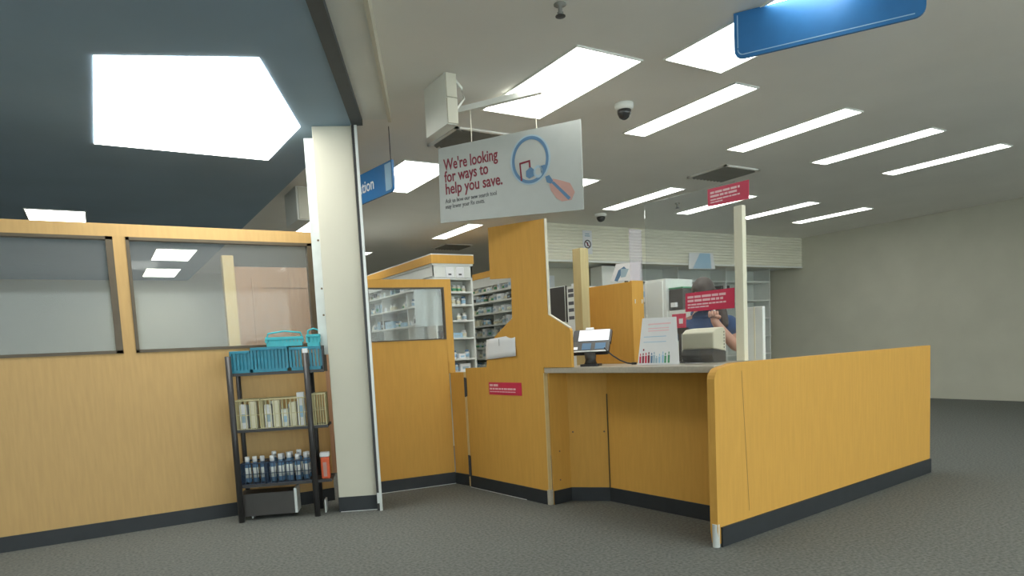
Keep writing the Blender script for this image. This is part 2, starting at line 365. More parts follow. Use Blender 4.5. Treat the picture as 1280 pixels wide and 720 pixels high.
flat([(675, 208), (681, 206), (684, 208), (682, 215), (677, 217)], M_lblue, 'printed_mark')
flat([(682, 221), (687, 219), (692, 226), (689, 230), (684, 228)], M_lblue, 'printed_grip', Y - .002)
flat([(686, 226), (692, 223.5), (703, 226), (713, 229), (719, 240), (715, 250), (703, 252), (696, 248), (689, 238)], M_skinink, 'printed_hand')
flat([(689, 228), (693, 227), (714, 247), (711, 250)], M_lblue, 'printed_grip', Y - .002)

# ------------------------------------------------------------------ blue hanging signs
def rounded(x0, x1, z0, z1, r, corners='abcd', n=6):
    P = []
    for key, cx, cz, a0 in (('a', x1 - r, z1 - r, 0), ('b', x0 + r, z1 - r, 90), ('c', x0 + r, z0 + r, 180), ('d', x1 - r, z0 + r, 270)):
        if key in corners:
            for k in range(n + 1):
                q = math.radians(a0 + 90 * k / n); P.append((cx + r * math.cos(q), cz + r * math.sin(q)))
        else:
            P.append((x1 if key in 'ad' else x0, z1 if key in 'ab' else z0))
    return P
t = thing('hanging_sign', 'blue hanging sign with white lettering half hidden by the pillar', 'sign', (2.22 - 0.13 * 1.25, 5.38 + 0.99 * 1.25, 2.53), math.atan2(-.99, .13))
MB().prism([(x, -.01, z) for x, z in rounded(0, 1.25, 0, .25, .05, 'cd')], (0, 0, 0), (0, .02, 0)).build('board', M_signblue, t)
MB().prism([(x, -.012, z) for x, z in rounded(1.13, 1.235, .02, .235, .03, 'd')], (0, 0, 0), (0, .0015, 0)).build('pale_block', M_signpale, t)
lettering('Consultation', .14, M_paper, t, 0.20, -.0125, .085, width=.72, bold=.001)
for x in (.2, 1.22): MB().tube([(x, 0, .25), (x, 0, .52)], .004, 6).build('cord', M_dark, t)
q = at_z(918, 18, CEIL - .01)
t = thing('hanging_sign', 'blue sign with rounded corners and a pale border line near the lamp', 'sign', (3.315, 2.81, 2.79), math.atan2(-.86, .51))
MB().prism([(x, -.01, z) for x, z in rounded(0, .95, 0, .255, .05, 'cd')], (0, 0, 0), (0, .02, 0)).build('board', M_signblue, t)
b = MB(); b.box(.018, .023, -.0115, -.0102, .06, .24); b.box(.05, .90, -.0115, -.0102, .018, .023)
P = [(.05 - .032 * math.cos(math.radians(a)), .05 - .032 * math.sin(math.radians(a))) for a in range(0, 91, 15)]
for i in range(len(P) - 1):
    b.prism([(P[i][0], -.0115, P[i][1]), (P[i + 1][0], -.0115, P[i + 1][1]), (P[i + 1][0] + .004, -.0115, P[i + 1][1] + .004), (P[i][0] + .004, -.0115, P[i][1] + .004)], (0, 0, 0), (0, .0013, 0))
b.build('border_line', M_signpale, t)

# ------------------------------------------------------------------ pillar
prz = math.atan2(5.054 - 5.175, 1.776 - 1.515)
t = thing('pillar', 'square off-white pillar with dark base under the blue soffit', 'pillar', (1.515, 5.175, 0), prz)
part('shaft', M_white, t, (0, .288, 0, .288, .0, SOF), bevel=.004)
part('base', M_cove, t, (-.004, .292, -.006, .294, 0, .115))
part('base_weld', M_alu, t, (.01, .29, -.012, -.006, 0, .004))
t = thing('shutter_rail', 'dark upright rail with a pale metal lip on the pillar edge', 'rail', (1.515, 5.175, 0), prz)
part('channel', M_dark, t, (.293, .312, -.055, .12, 0, 2.885))
part('lip', M_alu, t, (.3125, .332, -.062, -.04, 0, 2.885))
part('bracket', M_alu, t, (.296, .312, -.064, -.0555, .06, .14))
t = thing('door_jamb', 'pale metal jamb with screws on the far edge of the pillar', 'jamb', (1.515, 5.175, 0), prz)
part('jamb', mat('jamb_pale', (0.66, 0.70, 0.68, 1), .45), t, (-.072, -.006, .05, .13, 1.22, 2.83), bevel=.003)
for z in (2.08, 1.72, 1.52): MB().tube([(-.02, .046, z), (-.02, .0495, z)], .008, 8).build('screw', M_brass, t)

# ------------------------------------------------------------------ tall partition left of the pillar (runs on out of sight)
Yp = 5.68
t = thing('window_partition', 'tall wooden partition with a dark framed window behind the basket rack', 'partition', (1.62, Yp, 0), math.pi)
# local x runs to -x, local y to -y ; so outer face is +y
LP = 4.2
part('panel', M_maple2, t, (0, LP, -.025, .025, 0, 1.30), (0, LP, -.025, .025, 2.125, 2.215), (0, .03, -.025, .025, 1.30, 2.125))
for x in (1.4, 2.8, 4.16): part('stile', M_maple2, t, (x - .04, x + .04, -.024, .024, 1.30, 2.125))
for x0, x1 in ((.03, 1.36), (1.44, 2.76), (2.84, 4.12)):
    part('window_frame', M_frame, t, (x0, x0 + .045, -.03, .032, 1.3, 2.125), (x1 - .022, x1, -.03, .032, 1.3, 2.125), (x0, x1, -.03, .032, 1.3, 1.322), (x0, x1, -.03, .032, 2.103, 2.125))
    part('pane', M_glass, t, (x0 + .02, x1 - .02, -.003, .003, 1.32, 2.105))
part('base', M_cove, t, (0, LP, .025, .034, 0, .105))
t = thing('wooden_door', 'brown wooden door seen through the partition window', 'door', (1.55, 7.0, 0), 0)
part('leaf', M_brown, t, (-.35, .62, -.02, .02, 0, 2.1)); part('rail', M_brown, t, (-.2, -.10, -.032, -.02, .2, 2.0), (.32, .42, -.032, -.02, .2, 2.0), (-.1, .32, -.032, -.02, 1.9, 2.0))
part('jamb', M_edge, t, (.62, .72, -.05, .05, 0, 2.2), (-.45, -.35, -.05, .05, 0, 2.2)); 

# ------------------------------------------------------------------ low partition with window
prz1 = math.atan2(-.07, .70)
t = thing('window_partition', 'wooden partition with a wide framed window beside the white pillar', 'partition', (2.0, 5.63, 0), prz1)
part('panel', M_maple, t, (-.14, .705, -.022, .022, 0, 1.305), (-.14, .012, -.022, .022, 1.305, 1.765), (.698, .765, -.022, .022, 1.0, 1.765), (-.14, .765, -.022, .022, 1.765, 1.835))
part('window_frame', M_frame, t, (.012, .022, -.028, .026, 1.305, 1.765), (.688, .698, -.028, .026, 1.305, 1.765), (.022, .688, -.028, .026, 1.305, 1.315), (.022, .688, -.028, .026, 1.755, 1.765))
part('pane', M_glass, t, (.022, .688, -.002, .002, 1.315, 1.755))
part('base', M_cove, t, (-.14, .705, -.032, -.022, 0, .105)); part('base_weld', M_alu, t, (-.14, .705, -.037, -.032, 0, .004))
t2 = thing('posted_sheet', 'blank white sheet fixed behind the partition window', 'paper', (2.0, 5.63, 0), prz1)
part('sheet', M_paper, t2, (.43, .682, .006, .009, 1.428, 1.752))

# ------------------------------------------------------------------ counter line frame: x along the counter, y into the pharmacy
H = Vector((2.74, 5.30, 0)); E = Vector((0.11299711, -0.99359532, 0)); N = Vector((0.99359532, 0.11299711, 0))
CRZ = math.atan2(E.y, E.x)
def cpt(tt, off, z=0): v = H + E * tt + N * off; return (v.x, v.y, z)
def pl(x, y, off):
    p = H + N * off; return on_line(x, y, p, E)
def cthing(name, label, cat, tt, off, z=0, rz=0, group=None): return thing(name, label, cat, cpt(tt, off, z), CRZ + rz, group)

# short return between partition and gate
t = cthing('return_partition', 'narrow low wooden return wall joining partition and gate', 'half wall', -.245, -.035)
r = math.atan2(5.33 - 5.545, 2.745 - 2.70)
t.location = (2.702, 5.555, 0); t.rotation_euler = (0, 0, r)
part('panel', M_maple, t, (0.02, .225, 0, .03, 0, 1.008), bevel=.003)
part('base', M_cove, t, (.02, .222, -.009, 0, 0, .10))
part('hinge_post', M_edge, t, (.225, .245, -.012, .03, 0, 1.01))

# swing gate with the tall shaped screen
t = cthing('swing_gate', 'tall shaped wooden gate screen with narrow neck and red notice', 'gate', 0, 0)
outl = [(.02, .02), (.02, 1.045), (.335, 1.05), (.345, 1.12), (.475, 1.30), (.60, 1.37), (.712, 1.43), (.72, 1.74), (.445, 1.76), (.455, 2.165), (.55, 2.16), (1.14, 2.118), (1.136, 1.43), (1.362, 1.317), (1.372, 1.30), (1.372, 1.0405), (1.06, 1.0405), (1.06, .02)]
MB().prism([(x, -.012, z) for x, z in outl], (0, 0, 0), (0, .024, 0)).build('board', M_maple, t)
part('edge_strip', M_edge, t, (1.060, 1.070, -.016, .014, .115, 1.0))
part('edge_strip', M_white, t, (1.1405, 1.146, -.011, .011, 1.43, 2.118))
MB().prism([(1.146, -.011, 1.425), (1.362, -.011, 1.317), (1.366, -.011, 1.323), (1.146, -.011, 1.432)], (0, 0, 0), (0, .022, 0)).build('edge_strip', M_white, t)
part('foot', M_top, t, (1.05, 1.085, -.022, .012, 0, .115), bevel=.004)
part('base', M_cove, t, (.02, 1.05, -.022, -.012, 0, .105)); part('base_weld', M_alu, t, (.02, .8, -.026, -.022, 0, .004))
for z0, z1 in ((.80, .96), (.10, .28)):
    h = part('hinge', M_dark, t, (.004, .030, -.020, -.0125, z0, z1), bevel=.002)
    MB().tube([(.012, -.022, z0 - .005), (.012, -.022, z1 + .005)], .007, 8).build('hinge_pin', M_dark, h)
# notice on the gate
t = cthing('red_notice', 'small red notice with pale print on the wooden gate', 'notice', 0, 0)
part('card', M_red, t, (.357, .79, -.0150, -.0125, .824, .926))
word_bars(t, .37, .50, .893, .018, -.0152, M_pink, 3); word_bars(t, .37, .715, .866, .014, -.0152, M_pink, 4); word_bars(t, .37, .715, .846, .007, -.0152, M_pink, 5)
# taped sheet
t = cthing('taped_sheet', 'curling white sheet of paper taped to the wooden gate screen', 'paper', 0, 0)
C4 = [(.336, 1.112), (.355, 1.275), (.735, 1.303), (.756, 1.135)]
b = MB(); vs = []; fs = []; NX = 8
for i in range(NX + 1):
    s = i / NX
    for j in range(5):
        u = j / 4
        x = (C4[0][0] * (1 - s) + C4[3][0] * s) * (1 - u) + (C4[1][0] * (1 - s) + C4[2][0] * s) * u
        z = (C4[0][1] * (1 - s) + C4[3][1] * s) * (1 - u) + (C4[1][1] * (1 - s) + C4[2][1] * s) * u
        vs.append((x, -.0135 - .014 * (1 - u) * (0.4 + s * s) - .004 * math.sin(s * 5), z))
for i in range(NX):
    for j in range(4): k = i * 5 + j; fs.append((k, k + 5, k + 6, k + 1))
o = b.add(vs, fs).build('sheet', M_paper, t, smooth=True); sm = o.modifiers.new('thick', 'SOLIDIFY'); sm.thickness = .0008
part('pen_mark', M_ink, t, (.535, .539, -.0215, -.0205, 1.22, 1.275))

# service counter
t = cthing('service_counter', 'wooden pharmacy counter with grey top and open knee recess', 'counter', 1.06, 0)
X = -1.06
MB().prism([(0.001, -.006, 1.0), (1.50, -.006, 1.0), (1.50, .66, 1.0), (0.012, .66, 1.0), (.012, .016, 1.0), (.001, .016, 1.0)], (0, 0, 0), (0, 0, .040)).build('countertop', M_top, t, bevel=.003)
def wall_seg(b, p, q, th, z0, z1):
    p = Vector((p[0], p[1], 0)); q = Vector((q[0], q[1], 0)); d = (q - p).normalized(); nn = Vector((-d.y, d.x, 0)) * th
    b.prism([(p.x, p.y, z0), (q.x, q.y, z0), (q.x + nn.x, q.y + nn.y, z0), (p.x + nn.x, p.y + nn.y, z0)], (0, 0, 0), (0, 0, z1 - z0)); return b
PTS = [(1.0865 + X, .016), (1.0865 + X, .195), (1.326 + X, .378), (2.565 + X, .370)]
for i in range(3):
    pn = wall_seg(MB(), PTS[i], PTS[i + 1], .018 if i else .014, 0, .9995).build('panel', M_maple, t)
    d = (Vector(PTS[i + 1]) - Vector(PTS[i])).normalized(); nv = Vector((d.y, -d.x)) * .008
    a = Vector(PTS[i]) + nv; c = Vector(PTS[i + 1]) + nv
    wall_seg(MB(), a, c, .0075, 0, .105).build('base', M_cove, t)
a, c = Vector(PTS[1]), Vector(PTS[2]); d = (c - a).normalized()
for s in (.03, .27):
    p = a + d * s; MB().lathe([(.007, 0), (.007, .004), (.003, .006)], seg=8).build('screw', M_brass, t).matrix_local = Matrix.Translation((p.x, p.y, .535)) @ Matrix.Rotation(math.atan2(d.y, d.x), 4, 'Z') @ Matrix.Rotation(math.pi / 2, 4, 'X')
for z in (.18, .40):
    MB().tube([(PTS[0][0] + .0015, .08 + z * .02, z), (PTS[0][0] + .004, .08 + z * .02, z)], .006, 8).build('screw', M_brass, t)
part('seam_strip', M_frame, t, (PTS[2][0] - .002, PTS[2][0] + .003, .370, .3775, .105, .82))

# end wall right of the counter, running on along the shop
t = cthing('end_partition', 'low wooden end wall with rounded corner and grey metal foot', 'half wall', 2.57, -.087)
prof = [(0.012, .02), (0.0, .10), (0.0, .95)] + [(0.075 - .075 * math.cos(math.radians(a)), .955 + .075 * math.sin(math.radians(a))) for a in range(10, 91, 16)] + [(.20, 1.05), (2.9, 1.05), (2.9, .02)]
MB().prism([(0, y, z) for y, z in prof], (0, 0, 0), (.05, 0, 0)).build('panel', M_maple, t)
part('base', M_cove, t, (.05, .062, .03, 2.9, 0, .115))
MB().tube([(.030, .012, 0), (.030, .012, .135)], .021, 14).build('foot', M_alu, t)
MB().prism([(.0505, .26, 1.0), (.0505, .262, 1.0), (.0505, .315, .16), (.0505, .313, .16)], (0, 0, 0), (.0006, 0, 0)).build('seam_strip', M_frame, t)

# ------------------------------------------------------------------ acrylic screen with post and red notices
OFS = .32
t = cthing('acrylic_screen', 'clear acrylic screen standing on the counter with a beige post', 'screen', 0, OFS)
part('sheet', M_plexi, t, (1.80, 2.50, -.003, .003, 1.0405, 2.12))
part('post', M_cream, t, (2.503, 2.56, -.02, .02, 1.0515, 1.97), bevel=.003)
def notice(label, px4, seed):
    P = [pl(x, y, OFS - .006) for x, y in px4]
    t = cthing('red_notice', label, 'notice', 0, OFS)
    MB().prism([(p[0], -.0075, p[1]) for p in P], (0, 0, 0), (0, .004, 0)).build('card', M_red, t)
    x0, x1 = P[0][0] + .02, P[2][0] - .06; zt = (P[1][1] + P[2][1]) / 2; zb = (P[0][1] + P[3][1]) / 2; hh = zt - zb
    for k, (f, hg) in enumerate(((.70, .12), (.50, .12), (.32, .08), (.18, .07))):
        word_bars(t, x0, x1 - (0, .02, .0, .12)[k], zb + hh * f, hh * hg, -.0077, M_pink, seed + k)
notice('red notice with pale print low on the acrylic screen', [(857, 390), (857, 367), (918, 359.5), (918, 385)], 11)
notice('red notice with pale print at the top of the acrylic screen', [(885, 258.5), (884.5, 237), (936, 224.5), (936, 248.5)], 21)

# ------------------------------------------------------------------ things on the counter
# payment terminal
tx = pl(738, 457, .125)
t = cthing('card_terminal', 'payment terminal with glossy screen on a black stand', 'card reader', tx[0], .125, 1.0405, math.radians(34))
t.scale = (1.2, 1.2, 1.2)
MB().prism([(x, y, 0) for x, y in rounded(-.055, .06, -.05, .07, .02)], (0, 0, 0), (0, 0, .014)).build('base', M_black, t)
MB().tube([(0, .012, .012), (0, .012, .05), (0, .006, .085)], [.042, .034, .036], 14).build('pole', M_char, t, smooth=True)
tilt = Matrix.Translation((0, -.012, .088)) @ Matrix.Rotation(math.radians(-42), 4, 'X')
# head in its own plane: x across, z up the face, face looks to -y
hd = MB().prism([(x, 0, z) for x, z in rounded(-.115, .115, -.005, .178, .014)], (0, 0, 0), (0, .028, 0)).build('head', M_black, t, bevel=.002); hd.matrix_local = tilt
part('display', M_screen, hd, (-.078, .108, -.0015, -.0002, .085, .172))
part('keypad_panel', M_char, hd, (-.105, .108, -.0015, -.0002, .004, .078))
part('key', M_screen, hd, (-.098, -.075, -.004, -.0016, .016, .036)); part('key', M_lblue, hd, (-.05, .005, -.003, -.0016, .014, .064)); part('key', M_lblue, hd, (.03, .092, -.003, -.0016, .016, .064))
part('rim', M_alu, hd, (-.10, .108, -.006, -.0002, -.004, .002))
part('printer_lid', M_paper, hd, (-.045, .005, .004, .03, .1785, .20), bevel=.003)
part('side_rail', M_black, hd, (.1155, .121, -.004, .02, .07, .165))
t2 = cthing('terminal_cable', 'thin black cable hanging from the payment terminal', 'cable', tx[0] + .005, .145, 1.0405)
MB().tube([(.12, .0, .13), (.125, .02, .105), (.15, .05, .07), (.18, .09, .035), (.215, .125, .013), (.25, .15, .006)], .005, 8).build('cord', M_black, t2, smooth=True)
part('plug', M_black, t2, (.24, .275, .14, .16, .0, .016), bevel=.003)
MB().tube([(-.03, -.01, .07), (-.055, .0, .035), (-.075, .01, .03), (-.10, .04, .05)], .0025, 6).build('thin_lead', M_vent, t2)

# flyer stand
fa, fb_ = pl(797, 456, .2), pl(849, 455, .2); ft0, ft1 = pl(803, 398, .23), pl(843, 396, .23)
t = cthing('flyer_stand', 'white counter flyer with pink print and a row of small figures', 'leaflet', 0, .2)
Z0 = 1.0415; lean = .03
Q = [(fa[0], 0, Z0), (fb_[0], 0, Z0), (ft1[0] + .012, lean, ft1[1]), (ft0[0], lean, ft0[1])]
MB().prism(Q, (0, 0, 0), (0, .004, 0)).build('card', M_paper, t)
MB().prism([(fa[0] + .03, .006, Z0), (fb_[0] - .03, .006, Z0), (fb_[0] - .03, .085, Z0), (fa[0] + .03, .085, Z0)], (0, 0, 0), (0, 0, .003)).build('easel_foot', M_cream, t)
MB().prism([(fa[0] + .1, .07, Z0 + .003), (fb_[0] - .1, .07, Z0 + .003), (fb_[0] - .1, lean + .006, Z0 + .22), (fa[0] + .1, lean + .006, Z0 + .22)], (0, 0, 0), (0, .003, 0)).build('easel_strut', M_cream, t)
FW_ = fb_[0] - fa[0]
def fl_y(z): return lean * (z - Z0) / (ft0[1] - Z0)
def fbar(x0, x1, z0, z1, material, name):
    MB().prism([(x0, fl_y(z0) - .0015, z0), (x1, fl_y(z0) - .0015, z0), (x1, fl_y(z1) - .0015, z1), (x0, fl_y(z1) - .0015, z1)], (0, 0, 0), (0, .001, 0)).build(name, material, t)
for z, h, x0, x1 in ((1.305, .008, .24, .78), (1.278, .006, .24, .74), (1.262, .006, .24, .74)): fbar(fa[0] + FW_ * x0, fa[0] + FW_ * x1, z, z + h, M_pink, 'print_line')
for z in (1.225, 1.19): fbar(fa[0] + FW_ * .14, fa[0] + FW_ * .68, z, z + .004, M_signpale, 'print_line')
fbar(fa[0] + FW_ * .13, fa[0] + FW_ * .16, 1.135, 1.148, M_redink, 'print_mark')
rr = random.Random(5)
figs = [(.05, M_red), (.12, M_redink), (.19, M_red), (.26, M_redink), (.33, M_lblue), (.39, M_pblue), (.45, M_pblue), (.52, M_signpale), (.60, M_signpale), (.66, M_green), (.74, M_green)]
for f, mm in figs:
    x = fa[0] + FW_ * f; hh = rr.uniform(.045, .075); fbar(x - .002, x + .014, 1.053, 1.053 + hh * .72, mm, 'printed_figure'); fbar(x + .002, x + .010, 1.053 + hh * .78, 1.053 + hh, mm, 'printed_figure')

# label printer
pa = pl(857, 448, .50); pb = pl(905, 448, .50)
t = cthing('label_printer', 'cream desktop printer with dark base behind the acrylic screen', 'printer', pa[0] + .04, .42, 1.0405)
W = .25
MB().prism([(0, .0, .0), (0, .13, .0), (0, .13, .07), (0, .0, .09), (0, -.02, .05)], (0, 0, 0), (W, 0, 0)).build('base', M_char, t, bevel=.004)
MB().prism([(0, -.005, .0915), (0, .13, .0715), (0, .13, .20), (0, .11, .228), (0, .03, .22), (0, -.005, .195)], (0, 0, 0), (W, 0, 0)).build('lid', M_cream, t, bevel=.008)
for k in range(6): part('side_slot', M_black, t, (W + .0003, W + .002, .105, .112, .09 + k * .02, .10 + k * .02))
part('paper_slot', M_black, t, (.03, W - .03, -.022, -.012, .03, .036))
t = cthing('loose_papers', 'loose white papers lying in front of the cream printer', 'paper', pa[0] + .02, .345, 1.0407)
MB().prism([(-.02, -.01, 0), (.20, -.02, 0), (.22, .03, 0), (-.01, .04, 0)], (0, 0, 0), (0, 0, .002)).build('sheet', M_paper, t); MB().prism([(-.0, .0, .0025), (.10, -.015, .0025), (.12, .03, .008), (.02, .045, .008)], (0, 0, 0), (0, 0, .001)).build('sheet', M_black, t)

# privacy partition on the counter
t = cthing('privacy_board', 'short wooden privacy board standing at the back of the counter', 'divider', 1.052, .50, 1.0405)
part('board', M_maple, t, (0, .428, 0, .02, 0, .60), bevel=.002)
part('end_board', M_maple, t, (.4285, .448, -.0, .125, 0, .607), bevel=.002)
for x in (.025, .10): part('clip', M_alu, t, (.4485, .452, x, x + .008, .44, .47))
part('acrylic_riser', M_plexi2, t, (.435, .441, .0, .13, .6075, .98))
# tall post
t = cthing('wooden_post', 'square pale wooden post rising behind the gate screen', 'post', .665, .70)
part('shaft', M_olive, t, (0, .095, 0, .095, 0, 2.0), bevel=.003); part('base_plate', M_dark, t, (-.02, .115, -.02, .115, 0, .008))
# end panel right of printer
t = cthing('pale_panel', 'narrow pale grey upright panel beside the cream printer', 'panel', 2.36, .56)
part('board', M_shelf, t, (-.02, .16, 0, .03, 1.0405, 1.38), bevel=.003); part('trim_strip', M_cream, t, (.10, .108, -.004, -.0005, 1.05, 1.38))

# ------------------------------------------------------------------ behind the counter: work bench and its things
t = cthing('work_bench', 'long white work bench behind the pharmacist', 'bench', -.9, 1.5)
part('top', M_shelf, t, (0, 3.3, 0, .62, .90, .94), bevel=.003); part('front', M_maple2, t, (.02, 3.28, .04, .06, 0, .90)); part('end', M_maple2, t, (.02, .04, .06, .6, 0, .9)); part('end', M_maple2, t, (3.26, 3.28, .06, .6, 0, .9))
BT = .9405
def bench_thing(name, label, cat, px0, off, z=BT, rz=0): p = pl(px0, 400, off); return cthing(name, label, cat, p[0], off, z, rz)
t = bench_thing('monitor', 'dark flat computer monitor behind the neck of the gate screen', 'monitor', 708, 1.62)
MB().prism([(x, 0, z) for x, z in rounded(-.46, 0, .50, .885, .012)], (0, 0, 0), (0, .03, 0)).build('housing', M_char, t, bevel=.002)
part('bezel', M_shelf, t, (-.46, 0, -.004, -.0005, .50, .508), (-.46, 0, -.004, -.0005, .877, .885), (-.008, 0, -.004, -.0005, .508, .877)); part('screen', M_char, t, (-.455, -.008, -.003, -.0005, .508, .877))
part('stand', M_black, t, (-.27, -.19, .01, .04, .01, .52), (-.36, -.10, -.06, .14, 0, .01))
t = bench_thing('file_rack', 'white upright file rack with dark printed labels beside the monitor', 'file rack', 710, 1.56)
part('body', M_shelf, t, (0, .13, 0, .3, 0, .86))
for k, z in enumerate((.52, .60, .67, .75, .80)): part('label_card', M_ink, t, (.02, .10, -.002, -.0005, z, z + .035))
MB().prism([(.02, .05, .8605), (.12, .04, .8605), (.12, .2, .8605), (.02, .2, .8605)], (0, 0, 0), (0, 0, .03)).build('papers', M_paper, t)
# tilted white poster card held above the privacy board
a0, a1, a2, a3 = [pl(x, y, 1.3) for x, y in ((763, 352), (770, 330), (800, 327), (800, 350))]
t = cthing('poster_card', 'white card with a grey blue drawing on a thin stand above the privacy board', 'poster', 0, 1.3)
MB().prism([(p[0], 0, p[1]) for p in (a0, a1, a2, a3)], (0, 0, 0), (0, .006, 0)).build('card', M_paper, t)
g = [pl(x, y, 1.299) for x, y in ((768, 351), (773, 338), (780, 333), (783, 336), (776, 344), (772, 352))]
MB().prism([(p[0], -.0015, p[1]) for p in g], (0, 0, 0), (0, .001, 0)).build('printed_shape', M_lblue, t)
g = [pl(x, y, 1.299) for x, y in ((776, 336), (786, 336), (782, 346), (776, 347))]
MB().prism([(p[0], -.0025, p[1]) for p in g], (0, 0, 0), (0, .001, 0)).build('printed_shape', M_pblue, t)
xm = (a0[0] + a3[0]) / 2; part('stand', M_dark, t, (xm - .012, xm + .012, .007, .03, .012, 1.86), (xm - .15, xm + .15, -.12, .16, 0, .012))
# white cabinet on the bench
pA, pB = pl(806, 350, 1.62), pl(832, 348, 1.62)
t = cthing('white_cabinet', 'upright white cabinet on the bench right of the privacy board', 'cabinet', pA[0], 1.62, BT)
part('body', M_shelf, t, (0, pB[0] - pA[0], .0, .38, 0, pB[1] - BT), bevel=.004); part('door', M_shelf, t, (.006, pB[0] - pA[0] - .03, -.016, -.0005, .01, pB[1] - BT - .02), bevel=.003)
part('handle', M_alu, t, (.02, .03, -.03, -.0165, .35, .5))
t = bench_thing('dark_printer', 'small dark machine with a pale front on the bench shelf', 'printer', 834, 1.62)
part('riser', M_shelf, t, (0, .36, .02, .36, 0, .52)); part('body', M_char, t, (.0, .16, .03, .3, .5205, .71), bevel=.01); part('tray', M_paper, t, (.045, .10, .0, .029, .55, .59)); part('lid', M_green, t, (.0, .16, .03, .3, .7105, .725), bevel=.003)
t = cthing('red_card', 'red counter card with a white patch behind the flyer', 'card', pl(843, 400, .9)[0], .62, 1.0405)
xx = pl(843, 400, .62)[0] - pl(843, 400, .9)[0]
z0 = pl(845, 405, .62)[1] - 1.0405
part('card', M_red, t, (xx - .02, xx + .10, 0, .004, z0 - .03, z0 + .07)); part('patch', M_paper, t, (xx + .042, xx + .075, -.0015, -.0005, z0 - .0, z0 + .035)); part('prop', M_dark, t, (xx - .0, xx + .09, -.02, .04, 0, .004), (xx + .03, xx + .05, .0045, .012, .004, z0 + .03), (xx + .0, xx + .1, .0045, .03, z0 - .07, z0 - .03))
# ------------------------------------------------------------------ slatted wall at the back and what is under it
YW = 8.64
hdr = struct(part('wall_back', M_slat, None, (5.85, XR, YW + .012, YW + .35, 2.50, CEIL)))
me = None; NS = 11; hs = .54 / NS
for k in range(NS):
    if me is None: me = MB().prism([(0, .014, 0), (0, -.004, .004), (0, -.010, hs * .55), (0, .0, hs * .92), (0, .014, hs * .97)], (0, 0, 0), (XR - 5.85, 0, 0)).mesh('slat', M_slat)
    o = bpy.data.objects.new('slat', me); col.objects.link(o); o.parent = hdr; o.location = (5.85, YW, 2.505 + k * hs)
part('bottom_rail', M_fascia, hdr, (5.85, XR, YW - .02, YW + .012, 2.47, 2.50))
struct(part('wall_inner', M_wallp, None, (5.85, XR, YW + .9, YW + 1.0, 0, CEIL))); struct(part('wall_return', M_wallp, None, (5.75, 5.85, YW, YW + 1.0, 0, CEIL)))
struct(part('ceiling_recess', M_fascia, None, (5.85, XR, YW + .35, YW + .9, 2.50, 2.56)))
t = thing('round_sign', 'small white notice with a dark round emblem on the slatted wall', 'sign', (6.72, YW - .015, 2.60), 0)
part('sheet', M_paper, t, (-.09, .09, -.004, 0, 0, .36))
def ring_at(parent, cx, cz, r0, r1, y, material):
    b = MB(); seg = 24
    for k in range(seg):
        a, c = 2 * math.pi * k / seg, 2 * math.pi * (k + 1) / seg
        b.prism([(cx + r0 * math.cos(a), y, cz + r0 * math.sin(a)), (cx + r1 * math.cos(a), y, cz + r1 * math.sin(a)), (cx + r1 * math.cos(c), y, cz + r1 * math.sin(c)), (cx + r0 * math.cos(c), y, cz + r0 * math.sin(c))], (0, 0, 0), (0, .001, 0))
    b.build('emblem_ring', material, parent)
ring_at(t, 0, .15, .048, .068, -.0052, M_ink)
MB().prism([(-.045, -.0052, .19), (-.035, -.0052, .20), (.045, -.0052, .11), (.035, -.0052, .10)], (0, 0, 0), (0, .001, 0)).build('emblem_bar', M_redink, t)
part('emblem_mark', M_ink, t, (-.014, .014, -.0051, -.0042, .12, .18)); part('print_line', M_pblue, t, (-.05, .05, -.0051, -.0042, .27, .285), (-.04, .04, -.0051, -.0042, .30, .315))
t = thing('sign_holder', 'pale blue sheet in a holder hung from the slatted wall edge', 'sign', (8.87, YW - .04, 2.40), 0)
MB().prism([(0, -.005, 0), (.66, -.005, .01), (.60, -.005, .29), (.02, -.005, .28)], (0, 0, 0), (0, .005, 0)).build('sheet', M_paper, t)
MB().prism([(.10, -.0065, .01), (.56, -.0065, .015), (.53, -.0065, .275), (.28, -.0065, .275)], (0, 0, 0), (0, .001, 0)).build('blue_print', M_signpale, t)
part('hook', M_dark, t, (.3, .34, .0005, .018, .10, .26))
# wall poster, columns and shelves under the slatted wall
YI = YW + .9
t = thing('wall_poster', 'pale blue and white poster on the inner wall behind the monitor', 'poster', (6.35, YI - .012, 1.95), 0)
part('sheet', M_paper, t, (-.3, .35, 0, .01, 0, .42)); part('print_block', M_signpale, t, (.02, .25, -.002, -.0005, .1, .36)); part('print_block', M_olive, t, (.26, .34, -.002, -.0005, .02, .2))
t = thing('square_column', 'pale grey square column under the slatted wall', 'column', (7.2, YW + .25, 0), 0)
part('shaft', M_fascia, t, (0, .55, 0, .3, 0, 2.46)); part('corner_bead', M_shelf, t, (.555, .60, -.01, .3, 0, 2.46))
def long_shelf(label, x0, x1, ys, zs, depth=.4):
    t = thing('stock_shelving', label, 'shelf', (x0, ys, 0), 0); Lx = x1 - x0
    part('back', M_shelfback, t, (0, Lx, depth - .02, depth, 0, zs[-1] + .25))
    for x in (0, Lx / 3, 2 * Lx / 3, Lx): part('upright', M_shelf, t, (x - .012, x + .012, 0, depth - .02, 0, zs[-1] + .25))
    for z in zs: part('shelf_board', M_shelf, t, (-.01, Lx + .01, -.01, depth - .02, z - .025, z))
    return t
ZS = [.5, .85, 1.2, 1.55, 1.9, 2.26]
long_shelf('long white wall shelving under the slatted wall', 7.85, 11.6, YI - .46, ZS)

